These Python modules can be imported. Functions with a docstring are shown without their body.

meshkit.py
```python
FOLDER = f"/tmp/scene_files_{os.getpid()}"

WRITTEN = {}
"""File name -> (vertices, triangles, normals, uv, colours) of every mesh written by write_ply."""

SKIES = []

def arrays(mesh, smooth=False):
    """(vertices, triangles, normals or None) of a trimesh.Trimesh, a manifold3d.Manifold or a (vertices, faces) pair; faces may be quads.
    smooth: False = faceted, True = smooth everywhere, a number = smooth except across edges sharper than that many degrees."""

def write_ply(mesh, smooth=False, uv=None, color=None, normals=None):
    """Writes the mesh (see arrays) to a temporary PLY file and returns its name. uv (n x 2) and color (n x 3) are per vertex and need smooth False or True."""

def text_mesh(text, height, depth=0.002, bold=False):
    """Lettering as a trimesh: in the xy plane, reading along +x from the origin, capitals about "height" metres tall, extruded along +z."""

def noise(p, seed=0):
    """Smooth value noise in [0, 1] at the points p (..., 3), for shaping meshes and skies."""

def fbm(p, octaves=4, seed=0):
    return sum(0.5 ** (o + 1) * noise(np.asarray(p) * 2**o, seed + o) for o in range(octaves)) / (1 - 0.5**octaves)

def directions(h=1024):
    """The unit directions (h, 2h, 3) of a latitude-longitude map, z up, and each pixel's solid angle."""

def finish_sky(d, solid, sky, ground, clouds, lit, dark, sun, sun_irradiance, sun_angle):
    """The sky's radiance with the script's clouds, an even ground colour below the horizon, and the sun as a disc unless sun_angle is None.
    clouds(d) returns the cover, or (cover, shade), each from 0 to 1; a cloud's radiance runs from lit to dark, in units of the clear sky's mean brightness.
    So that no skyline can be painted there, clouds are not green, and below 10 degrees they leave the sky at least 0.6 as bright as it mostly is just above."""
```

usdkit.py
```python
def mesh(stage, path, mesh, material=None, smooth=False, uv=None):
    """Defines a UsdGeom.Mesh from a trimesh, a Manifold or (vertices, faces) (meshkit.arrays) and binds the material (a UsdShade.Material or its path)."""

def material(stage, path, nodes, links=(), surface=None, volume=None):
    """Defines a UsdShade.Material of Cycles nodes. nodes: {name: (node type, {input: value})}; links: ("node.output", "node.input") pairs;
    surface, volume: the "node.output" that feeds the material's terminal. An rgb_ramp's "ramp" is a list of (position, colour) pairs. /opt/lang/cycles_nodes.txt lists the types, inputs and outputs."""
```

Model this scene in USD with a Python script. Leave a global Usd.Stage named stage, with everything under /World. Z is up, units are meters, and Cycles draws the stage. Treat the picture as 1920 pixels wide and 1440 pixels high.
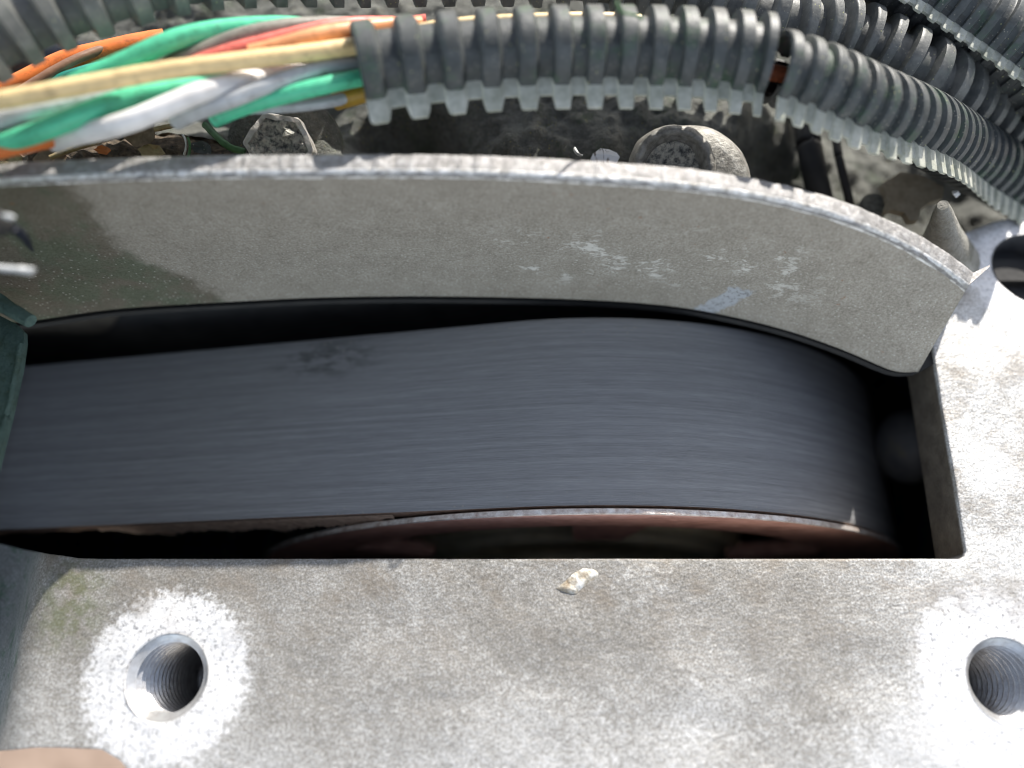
import math, random
import numpy as np, trimesh, manifold3d as m3, usdkit, meshkit
from pxr import Usd, UsdGeom, UsdLux, UsdShade, Gf, Sdf
from shapely.geometry import Polygon, Point, LineString
from shapely import affinity
from scipy.interpolate import CubicSpline

random.seed(7); rng = np.random.default_rng(7)
stage = Usd.Stage.CreateInMemory()
UsdGeom.SetStageUpAxis(stage, UsdGeom.Tokens.z); UsdGeom.SetStageMetersPerUnit(stage, 1.0)
UsdGeom.Xform.Define(stage, '/World'); UsdGeom.Scope.Define(stage, '/World/Looks')
S = 6e-5                      # one working unit "u" is 0.06 mm; the bracket's top face is z = 0

# ------------------------------------------------------------------ camera, sky, sun, exposure
F, H, TH = 1400.0, 1400.0, 0.3728      # focal length in 1920-wide pixels, height above the bracket, pitch from straight down
EXPOSURE = 0.58
cam = UsdGeom.Camera.Define(stage, '/World/Camera')
cam.CreateHorizontalApertureAttr(24.0); cam.CreateVerticalApertureAttr(18.0)
cam.CreateFocalLengthAttr(24.0 * F / 1920)
cam.CreateClippingRangeAttr(Gf.Vec2f(0.002, 1000.0))
cam.CreateFStopAttr(5.0); cam.CreateFocusDistanceAttr(1415 * S)
cam.CreateExposureAttr(EXPOSURE)
R_ = np.array([1, 0, 0.]); U_ = np.array([0, math.cos(TH), math.sin(TH)]); W_ = np.array([0, math.sin(TH), -math.cos(TH)])
C_ = np.array([0, 0, H])
m = np.eye(4); m[0, :3] = R_; m[1, :3] = U_; m[2, :3] = -W_; m[3, :3] = C_ * S
cam.AddTransformOp().Set(Gf.Matrix4d(m.tolist()))

SUN = np.array([0.72, 1.45, 1.0]); SUN /= np.linalg.norm(SUN)
sun = UsdLux.DistantLight.Define(stage, '/World/Sun')
sun.CreateIntensityAttr(1.25); sun.CreateAngleAttr(0.5); sun.CreateColorAttr(Gf.Vec3f(1.0, 0.95, 0.88))
sun.GetPrim().CreateAttribute('inputs:normalize', Sdf.ValueTypeNames.Bool).Set(True)
zx = SUN; xx = np.cross([0, 0, 1.0], zx); xx /= np.linalg.norm(xx); yx = np.cross(zx, xx)
m = np.eye(4); m[0, :3] = xx; m[1, :3] = yx; m[2, :3] = zx
sun.AddTransformOp().Set(Gf.Matrix4d(m.tolist()))
sky = UsdLux.DomeLight.Define(stage, '/World/sky')
sky.GetPrim().SetCustomDataByKey('kind', 'structure')
skym = usdkit.material(stage, '/World/Looks/sky_look', {
    's': ('sky_texture', {'sky_type': 'single_scattering', 'sun_disc': False, 'sun_elevation': math.asin(SUN[2]), 'sun_rotation': math.atan2(SUN[0], SUN[1])}),
    'w': ('rgb_to_bw', {}), 'c': ('combine_color', {}), 't': ('texture_coordinate', {}), 'n': ('noise_texture', {'scale': 2.2, 'detail': 5, 'roughness': 0.55}),
    'r': ('map_range', {'from_min': 0.3, 'from_max': 0.75, 'to_min': 0.2, 'to_max': 0.7, 'clamp': True}), 'x': ('mix_color', {'use_clamp': False}), 'g': ('mix_color', {'blend_type': 'multiply', 'fac': 1.0, 'b': (1.5, 1.46, 1.42), 'use_clamp': False}),
    'b': ('background_shader', {'strength': 0.14})},
    [('s.color', 'w.color'), ('w.val', 'c.r'), ('w.val', 'c.g'), ('w.val', 'c.b'), ('t.generated', 'n.vector'), ('n.fac', 'r.value'), ('r.result', 'x.fac'), ('s.color', 'x.a'), ('c.color', 'g.a'), ('g.result', 'x.b'), ('x.result', 'b.color')], surface='b.background')   # thin high cloud whitens the sky
UsdShade.MaterialBindingAPI.Apply(sky.GetPrim()).Bind(skym)

def P(px, py, z=None, y=None):
    """The point seen at a pixel of the photograph, at height z or at distance y."""
    d = W_ * F + R_ * (px - 960) + U_ * (720 - py)
    t = (z - H) / d[2] if z is not None else y / d[1]
    return C_ + d * t
def deep(p): return float((np.asarray(p) - C_) @ W_)

# ------------------------------------------------------------------ helpers
count = {}
def numbered(path):
    k = count.get(path, 0); count[path] = k + 1
    return path if k == 0 else f'{path}_{k:03d}'
base_of = {}
def tag(prim, label=None, cat=None, group=None, kind=None):
    for k, v in (('label', label), ('category', cat), ('group', group), ('kind', kind)):
        if v: prim.SetCustomDataByKey(k, v)
    return prim
def thing(name, label, cat, base, group=None):
    x = UsdGeom.Xform.Define(stage, numbered('/World/' + name)); b = np.asarray(base, float)
    x.AddTranslateOp().Set(Gf.Vec3d(*(b * S).tolist()))
    base_of[str(x.GetPath())] = b
    return tag(x.GetPrim(), label, cat, group)
def obj(name, mesh, mat, parent=None, smooth=30, label=None, kind=None):
    """One Mesh prim from a mesh in u; under parent (whose base is taken off) or top-level."""
    v, f, n = meshkit.arrays(mesh, smooth)
    if parent is None:
        path = numbered('/World/' + name); b = (v.min(0) + v.max(0)) / 2; b[2] = v[:, 2].min()
    else:
        pp = str(parent.GetPath()); path = numbered(pp + '/' + name); b = base_of[pp]; base_of[path] = b
    q = UsdGeom.Mesh.Define(stage, path)
    from pxr import Vt
    q.CreatePointsAttr(Vt.Vec3fArray.FromNumpy(((v - b) * S).astype(np.float32)))
    q.CreateFaceVertexCountsAttr(Vt.IntArray.FromNumpy(np.full(len(f), 3, np.int32)))
    q.CreateFaceVertexIndicesAttr(Vt.IntArray.FromNumpy(f.astype(np.int32).ravel()))
    q.CreateSubdivisionSchemeAttr('none')
    if n is not None:
        q.CreateNormalsAttr(Vt.Vec3fArray.FromNumpy(n.astype(np.float32))); q.SetNormalsInterpolation('vertex')
    if parent is None: q.AddTranslateOp().Set(Gf.Vec3d(*(b * S).tolist()))
    UsdShade.MaterialBindingAPI.Apply(q.GetPrim()).Bind(mat)
    return tag(q.GetPrim(), label, None, None, kind)

def tri(mesh):
    v, f, _ = meshkit.arrays(mesh, False); return trimesh.Trimesh(v, f, process=False)
def join(ms): return trimesh.util.concatenate([tri(a) for a in ms])
def box(lo, hi):
    lo, hi = np.array(lo, float), np.array(hi, float)
    b = trimesh.creation.box(hi - lo); b.apply_translation((lo + hi) / 2); return b
def mani(mesh): 
    mesh = tri(mesh); mesh.merge_vertices()
    return m3.Manifold(m3.Mesh(np.asarray(mesh.vertices, np.float32), np.asarray(mesh.faces, np.uint32)))
def cross(poly):
    rings = []
    for g in getattr(poly, 'geoms', [poly]):
        rings.append(np.array(g.exterior.coords)[:-1]); rings += [np.array(i.coords)[:-1] for i in g.interiors]
    return m3.CrossSection([r.tolist() for r in rings], m3.FillRule.EvenOdd)
def grid_faces(n, k, wrap=False):
    i = np.arange(n - 1)[:, None] * k; w = k if wrap else k - 1
    j = np.arange(w)[None]; j2 = (j + 1) % k
    return np.stack([i + j, i + j2, i + k + j2, i + k + j], -1).reshape(-1, 4)
def spline(pts, n):
    p = np.array(pts, float); s = np.r_[0, np.cumsum(np.linalg.norm(np.diff(p, axis=0), axis=1))]
    t = np.linspace(0, s[-1], n); return CubicSpline(s, p)(t), t
def frames(c):
    """tangent, up-ish normal and the side that looks at the viewer (-y), along a path"""
    t = np.gradient(c, axis=0); t /= np.linalg.norm(t, axis=1, keepdims=True)
    n = np.array([0, 0, 1.0]) - t * t[:, 2:3]; n /= np.linalg.norm(n, axis=1, keepdims=True)
    b = np.cross(n, t); b *= np.where(b[:, 1:2] > 0, -1, 1)
    return t, n, b
def tube(pts, r, k=14, n=None, wobble=0.0, seed=0, taper=None):
    c, s = spline(pts, n or max(8, len(pts) * 10)); t, nn, b = frames(c)
    a = np.linspace(0, 2 * math.pi, k, endpoint=False)
    rr = np.full(len(c), float(r)) if np.ndim(r) == 0 else np.interp(np.linspace(0, 1, len(c)), np.linspace(0, 1, len(r)), r)
    d = np.cos(a)[None, :, None] * nn[:, None] + np.sin(a)[None, :, None] * b[:, None]
    v = c[:, None] + rr[:, None, None] * d
    if wobble: v = v + d * ((meshkit.fbm(v / (r if np.ndim(r) == 0 else r[0]) * 0.9, 3, seed) - 0.5) * 2 * wobble)[..., None]
    v = np.vstack([v.reshape(-1, 3), c[:1], c[-1:]]); f = grid_faces(len(c), k, True); N = len(c) * k
    j = np.arange(k); j2 = (j + 1) % k
    tr = np.vstack([f[:, [0, 1, 2]], f[:, [0, 2, 3]], np.stack([j2, j, j * 0 + N], 1), np.stack([N - k + j, N - k + j2, j * 0 + N + 1], 1)])
    out = trimesh.Trimesh(v, tr, process=False)
    if np.einsum('ij,ij->i', out.triangles_center[:N] - np.repeat(c[:1], N, 0)[:len(out.triangles_center[:N])], out.face_normals[:N]).mean() < 0 and out.volume < 0: out.invert()
    elif out.volume < 0: out.invert()
    return out
def revolve(profile, seg=64, origin=(0, 0, 0), axis=(0, 0, 1)):
    """profile: (radius, height) pairs, closed by the axis or open"""
    p = np.array(profile, float); a = np.linspace(0, 2 * math.pi, seg, endpoint=False)
    v = np.stack([p[:, None, 0] * np.cos(a), p[:, None, 0] * np.sin(a), np.repeat(p[:, 1:2], seg, 1)], -1).reshape(-1, 3)
    f = grid_faces(len(p), seg, True)
    mesh = trimesh.Trimesh(v, np.vstack([f[:, [0, 1, 2]], f[:, [0, 2, 3]]]), process=False)
    z = np.array(axis, float); z /= np.linalg.norm(z)
    mesh.apply_transform(trimesh.geometry.align_vectors([0, 0, 1], z)); mesh.apply_translation(origin); return mesh

# ------------------------------------------------------------------ materials (all in u, from the position)
class G:
    def __init__(self): self.n, self.l, self.i = {}, [], 0
    def node(self, kind, inputs=None, **links):
        k = f'n{self.i}'; self.i += 1; d = dict(inputs or {})
        for a, b in links.items():
            if isinstance(b, str) and '.' in b: self.l.append((b, f'{k}.{a}'))
            else: d[a] = b
        self.n[k] = (kind, d); return k
    def pos(self, scale=(1, 1, 1), loc=(0, 0, 0)):
        g = self.node('geometry')
        return self.node('mapping', {'mapping_type': 'point', 'scale': tuple(s / S for s in scale), 'location': loc}, vector=f'{g}.position') + '.vector'
    def noise(self, scale, detail=4, rough=0.55, stretch=(1, 1, 1), loc=(0, 0, 0), dist=0.0):
        return self.node('noise_texture', {'scale': scale, 'detail': detail, 'roughness': rough, 'distortion': dist}, vector=self.pos(stretch, loc)) + '.fac'
    def ramp(self, fac, stops):
        st = [(p, c if np.ndim(c) else (c, c, c)) for p, c in stops]
        return self.node('rgb_ramp', {'ramp': st}, fac=fac) + '.color'
    def mix(self, fac, a, b, kind='mix'):
        return self.node('mix_color', {'blend_type': kind}, fac=fac, a=a, b=b) + '.result'
    def math(self, op, a, b=0.5, c=0.0, clamp=False):
        return self.node('math', {'math_type': op, 'use_clamp': clamp}, value1=a, value2=b, value3=c) + '.value'
    def dist(self, p, stretch=(1, 1, 1)):
        q = self.pos(stretch); p = np.array(p) * np.array(stretch)
        return self.node('vector_math', {'math_type': 'distance', 'vector2': tuple(p)}, vector1=q) + '.value'
    def rng(self, v, a, b, c=0.0, d=1.0):
        return self.node('map_range', {'range_type': 'smoothstep', 'from_min': a, 'from_max': b, 'to_min': c, 'to_max': d, 'clamp': True}, value=v) + '.result'
    def xyz(self):
        q = self.pos(); s = self.node('separate_xyz', vector=q); return s + '.x', s + '.y', s + '.z'
    def spots(self, scale, size, loc=(0, 0, 0), thin=0.0, stretch=(1, 1, 1)):
        """scattered round flecks: 1 inside; thin leaves out that share of them"""
        v = self.node('voronoi_texture', {'scale': scale, 'feature': 'f1'}, vector=self.pos(stretch, loc))
        f = self.rng(v + '.distance', size, size * 0.6)
        if thin:
            s = self.node('separate_color', color=v + '.color'); f = self.math('multiply', f, self.math('greater_than', s + '.r', thin))
        return f
    def bump(self, height, distance, strength=1.0, normal=None):
        k = {'normal': normal} if normal else {}
        return self.node('bump', {'strength': strength, 'distance': distance * S}, height=height, **k) + '.normal'
    def done(self, name, color, rough=0.5, metallic=0.0, normal=None, **extra):
        k = {'base_color': color, 'roughness': rough, 'metallic': metallic}
        if normal: k['normal'] = normal
        for a, b in extra.items(): k[a] = b
        p = self.node('principled_bsdf', None, **k)
        return usdkit.material(stage, '/World/Looks/' + name, self.n, self.l, surface=p + '.BSDF')

HOLE_L, HOLE_R, BORE = P(312, 1270, 0), P(1890, 1277, 0), P(1938, 505, 0)
ye_ = P(960, 1048, 0)[1]
def mat_bracket():
    g = G()
    fine = g.noise(0.24, 4, 0.62); mid = g.noise(0.05, 5, 0.6, loc=(3, 1, 0)); big = g.noise(0.0045, 3, 0.55)
    x, y, z = g.xyz()
    # tone pales towards the near edge and the right side; bright washer-worn metal round the bolt seats
    paling = g.math('add', g.rng(y, 120, -280, 0.0, 0.36), g.rng(x, 520, 880, 0.0, 0.42))
    paling = g.math('add', paling, g.math('multiply_add', big, 0.7, -0.35))
    t = g.math('add', g.math('multiply_add', fine, 0.72, g.math('multiply', mid, 0.28)), g.math('multiply', paling, 0.42))
    col = g.ramp(t, [(0.33, (0.15, 0.14, 0.122)), (0.45, (0.24, 0.228, 0.207)), (0.55, (0.325, 0.314, 0.294)), (0.65, (0.50, 0.495, 0.48)), (0.78, (0.76, 0.76, 0.755))])
    seat = None
    for c, r in ((HOLE_L, 150), (HOLE_R, 165), (BORE, 150)):
        d = g.math('add', g.dist(c, (1, 1, 0)), g.math('multiply_add', g.noise(0.06, 6, 0.8, loc=(r, 0, 0)), 150.0, -75.0))
        s = g.rng(d, r + 8, r - 22)
        seat = s if seat is None else g.math('maximum', seat, s)
    pit = g.rng(g.noise(0.15, 5, 0.72, loc=(9, 9, 9)), 0.33, 0.50)
    bright_metal = g.mix(pit, (0.30, 0.30, 0.31), (0.84, 0.84, 0.845))
    col = g.mix(g.math('multiply', seat, 0.92), col, bright_metal)
    scr = g.rng(g.noise(1.0, 4, 0.8, stretch=(0.012, 0.22, 0.05), loc=(4, 4, 0), dist=0.3), 0.62, 0.70)
    col = g.mix(g.math('multiply', scr, 0.3), col, (0.16, 0.15, 0.135))
    # grime: brown along the opening, moss green on the left; painted shade on the left end
    brown = g.math('multiply', g.rng(g.noise(0.011, 3, 0.6, loc=(40, 2, 0)), 0.45, 0.7), g.rng(y, -60, 190, 0, 0.55))
    col = g.mix(brown, col, (0.20, 0.165, 0.125))
    moss = g.math('multiply', g.rng(g.dist(P(130, 1130, 0), (1, 0.8, 0)), 95, 25), g.rng(g.noise(0.04, 5, 0.7), 0.38, 0.6))
    col = g.mix(g.math('multiply', moss, 0.6), col, (0.11, 0.13, 0.05))
    left_shade = g.rng(g.math('add', x, g.math('multiply', g.noise(0.02, 4), 60.0)), -830, -900)
    grn = g.math('multiply', left_shade, g.rng(g.noise(0.03, 5, 0.7, loc=(0, 5, 0)), 0.5, 0.68))
    col = g.mix(g.math('multiply', left_shade, 0.5), col, (0.15, 0.18, 0.19))  # shade of the left end put into the colour, then its green cast
    col = g.mix(g.math('multiply', grn, 0.6), col, (0.02, 0.10, 0.035))
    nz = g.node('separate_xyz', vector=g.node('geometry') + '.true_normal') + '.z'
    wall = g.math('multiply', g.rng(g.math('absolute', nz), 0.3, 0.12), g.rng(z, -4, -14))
    col = g.mix(g.math('multiply', wall, g.rng(y, float(ye_) + 12, float(ye_) + 3)), col, (0.5, 0.48, 0.45))  # front wall made pale to bounce light onto the flange
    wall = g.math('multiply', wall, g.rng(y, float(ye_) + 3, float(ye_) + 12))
    col = g.mix(wall, col, g.ramp(g.noise(0.03, 5, 0.7), [(0.3, (0.075, 0.062, 0.046)), (0.7, (0.17, 0.145, 0.11))]))  # shade on the other opening walls put into the colour
    bev = g.node('bevel', {'samples': 4, 'radius': 7 * S}) + '.bevel'
    nrm = g.bump(g.math('add', g.noise(0.1, 5, 0.65), g.math('multiply', mid, 0.6)), 4.0, 0.45, bev)
    met = g.mix(seat, (0.25, 0.25, 0.25), (0.45, 0.45, 0.45))
    return g.done('cast_aluminium', col, rough=g.ramp(t, [(0.3, 0.65), (0.8, 0.42)]), metallic=0.3, normal=nrm)
def mat_plate():
    g = G(); x, y, z = g.xyz()
    fine = g.noise(0.22, 4, 0.65); mid = g.noise(0.02, 5, 0.65)
    col = g.ramp(g.math('multiply_add', fine, 0.7, g.math('multiply', mid, 0.3)), [(0.32, (0.215, 0.192, 0.155)), (0.5, (0.335, 0.306, 0.258)), (0.68, (0.46, 0.428, 0.375))])
    # darker, greenish left end, with a ragged border
    edge = g.math('add', x, g.math('multiply_add', g.noise(0.03, 4, 0.6, loc=(7, 0, 0)), 90.0, -45.0))
    edge = g.math('subtract', edge, g.rng(z, 220, 50, 0, 110))
    left_dark = g.rng(edge, DARK_X + 22, DARK_X - 22)
    og = g.mix(g.rng(g.noise(0.012, 4, 0.6), 0.42, 0.6), (0.42, 0.40, 0.35), (0.30, 0.38, 0.29))
    col = g.mix(g.math('multiply', left_dark, 0.9), col, g.mix(1.0, col, og, 'multiply'))
    # scuffs: pale scratches in the middle, flecks of grit low down, rust
    band = g.math('multiply', g.rng(x, -150, 60), g.rng(x, 640, 480))
    sc = g.rng(g.math('multiply_add', g.noise(0.014, 3, 0.6, loc=(6, 2, 1)), 0.45, g.math('multiply', g.noise(0.075, 6, 0.8, stretch=(0.6, 1, 1.2), loc=(2, 0, 4), dist=0.6), 0.55)), 0.54, 0.605)
    scz = g.math('multiply', g.rng(z, 50, 120), g.rng(z, 290, 210))
    col = g.mix(g.math('multiply', g.math('multiply', sc, band), scz), col, (0.64, 0.62, 0.57))
    grit = g.math('multiply', g.spots(0.11, 0.26, thin=0.45), g.rng(z, 330, 120, 0.25, 1.0))
    col = g.mix(g.math('multiply', grit, 0.6), col, (0.55, 0.53, 0.48))
    rust = g.rng(g.noise(0.035, 3, 0.6, loc=(21, 4, 2)), 0.70, 0.76)
    col = g.mix(g.math('multiply', rust, 0.7), col, (0.27, 0.10, 0.03))
    # a pale bluish patch on the lower edge
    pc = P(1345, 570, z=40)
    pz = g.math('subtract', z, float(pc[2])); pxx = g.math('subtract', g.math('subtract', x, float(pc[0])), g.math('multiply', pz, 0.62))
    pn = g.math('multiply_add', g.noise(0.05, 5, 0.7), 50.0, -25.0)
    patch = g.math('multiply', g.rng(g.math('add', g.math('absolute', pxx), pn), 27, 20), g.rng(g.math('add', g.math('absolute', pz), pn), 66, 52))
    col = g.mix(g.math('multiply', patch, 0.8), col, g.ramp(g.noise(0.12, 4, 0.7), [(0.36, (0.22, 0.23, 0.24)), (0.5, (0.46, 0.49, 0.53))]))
    bev = g.node('bevel', {'samples': 4, 'radius': 5 * S}) + '.bevel'
    nrm = g.bump(g.math('add', fine, g.math('multiply', g.noise(0.07, 4), 0.8)), 4.0, 0.5, bev)
    return g.done('guard_metal', col, rough=0.5, metallic=0.25, normal=nrm)
def mat_rim():
    g = G(); t = g.noise(0.07, 6, 0.7)
    col = g.ramp(t, [(0.30, (0.17, 0.16, 0.15)), (0.5, (0.29, 0.28, 0.27)), (0.70, (0.46, 0.455, 0.45))])
    return g.done('guard_rim', col, rough=0.45, metallic=0.3, normal=g.bump(t, 6, 0.6))
def mat_belt():
    g = G(); x, y, z = g.xyz()
    streak = g.noise(1.0, 4, 0.6, stretch=(0.0012, 0.10, 0.0012)); fs = g.noise(1.0, 5, 0.8, stretch=(0.014, 0.75, 0.014), loc=(0, 3, 0))
    t = g.math('multiply_add', streak, 0.35, g.math('multiply', fs, 0.65))
    col = g.ramp(t, [(0.34, (0.16, 0.161, 0.164)), (0.5, (0.245, 0.247, 0.252)), (0.66, (0.36, 0.362, 0.367))])
    oilp = g.math('multiply', g.rng(g.dist(P(600, 655, z=-40), (0.35, 1, 0)), 62, 10), g.rng(g.noise(0.04, 4, 0.7, stretch=(0.3, 1, 1)), 0.4, 0.6))
    col = g.mix(g.math('multiply', oilp, 0.7), col, (0.012, 0.017, 0.014))
    gr = g.spots(0.07, 0.2, thin=0.5, loc=(4, 4, 4))
    near_far = g.math('maximum', g.rng(y, 610, 680, 0.06, 0.8), g.rng(y, 330, 302, 0.08, 0.5))
    col = g.mix(g.math('multiply', gr, near_far), col, (0.36, 0.33, 0.28))
    side = g.rng(g.math('absolute', g.node('separate_xyz', vector=g.node('geometry') + '.normal') + '.y'), 0.6, 0.8)
    col = g.mix(side, col, g.ramp(g.noise(0.06, 5, 0.7), [(0.3, (0.14, 0.085, 0.06)), (0.7, (0.36, 0.24, 0.17))]))
    rgh = g.ramp(t, [(0.3, 0.26), (0.7, 0.38)])
    nrm = g.bump(g.math('add', fs, g.math('multiply', streak, 0.5)), 2.6, 0.6)
    return g.done('belt_rubber', col, rough=rgh, normal=nrm, specular_ior_level=1.0)
def simple(name, stops, scale=0.05, rough=0.5, metallic=0.0, bump=0.0, bscale=None, detail=5, **kw):
    g = G(); t = g.noise(scale, detail, 0.65)
    return g.done(name, g.ramp(t, stops), rough, metallic, g.bump(g.noise(bscale or scale * 2, 5, 0.65), bump, 0.6) if bump else None, **kw)
def mat_loom(name, a, b, green=0.3):
    g = G(); t = g.noise(0.03, 5, 0.65)
    col = g.ramp(t, [(0.3, a), (0.7, b)])
    gn = g.rng(g.noise(0.02, 5, 0.7, loc=(8, 3, 1)), 0.5, 0.7)
    col = g.mix(g.math('multiply', gn, green), col, (0.035, 0.075, 0.04))
    fl = g.spots(0.10, 0.17, thin=0.72)
    col = g.mix(g.math('multiply', fl, 0.7), col, (0.42, 0.42, 0.2))
    fl2 = g.spots(0.16, 0.24, thin=0.5, loc=(3, 3, 3))
    col = g.mix(g.math('multiply', fl2, 0.6), col, (0.32, 0.30, 0.25))
    return g.done(name, col, rough=0.5, normal=g.bump(g.noise(0.12, 4, 0.6), 2.0, 0.4))
def mat_grimy(name, dark, light, specks=0.6):
    g = G(); t = g.math('multiply_add', g.noise(0.012, 5, 0.65), 0.6, g.math('multiply', g.noise(0.12, 5, 0.7), 0.4))
    col = g.ramp(t, [(0.33, dark), (0.62, light)])
    gn = g.rng(g.noise(0.016, 4, 0.65, loc=(5, 5, 1)), 0.52, 0.7)
    col = g.mix(g.math('multiply', gn, 0.55), col, (0.045, 0.075, 0.03))
    s1 = g.spots(0.13, 0.24, thin=0.55)
    zone = g.rng(g.noise(0.01, 3, 0.6, loc=(1, 8, 2)), 0.42, 0.62)
    col = g.mix(g.math('multiply', g.math('multiply', s1, zone), specks), col, (0.40, 0.36, 0.08))
    s2 = g.spots(0.2, 0.25, thin=0.6, loc=(9, 1, 4))
    col = g.mix(g.math('multiply', s2, specks * 0.6), col, (0.34, 0.33, 0.28))
    return g.done(name, col, rough=0.75, normal=g.bump(g.noise(0.07, 6, 0.7), 16, 0.9))
def mat_wire(name, c, dirt=0.6):
    g = G(); c = np.array(c)
    col = g.ramp(g.noise(0.02, 4, 0.6), [(0.3, tuple(c * 0.8)), (0.7, tuple(np.minimum(c * 1.12, 0.9)))])
    d = g.rng(g.noise(0.05, 6, 0.78, loc=(3, 7, 1)), 0.50, 0.70)
    col = g.mix(g.math('multiply', d, dirt), col, tuple(c * 0.3 * np.array([1, 0.85, 0.7]) + 0.02))
    return g.done(name, col, rough=0.42, normal=g.bump(g.noise(0.06, 4), 1.5, 0.4))

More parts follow.
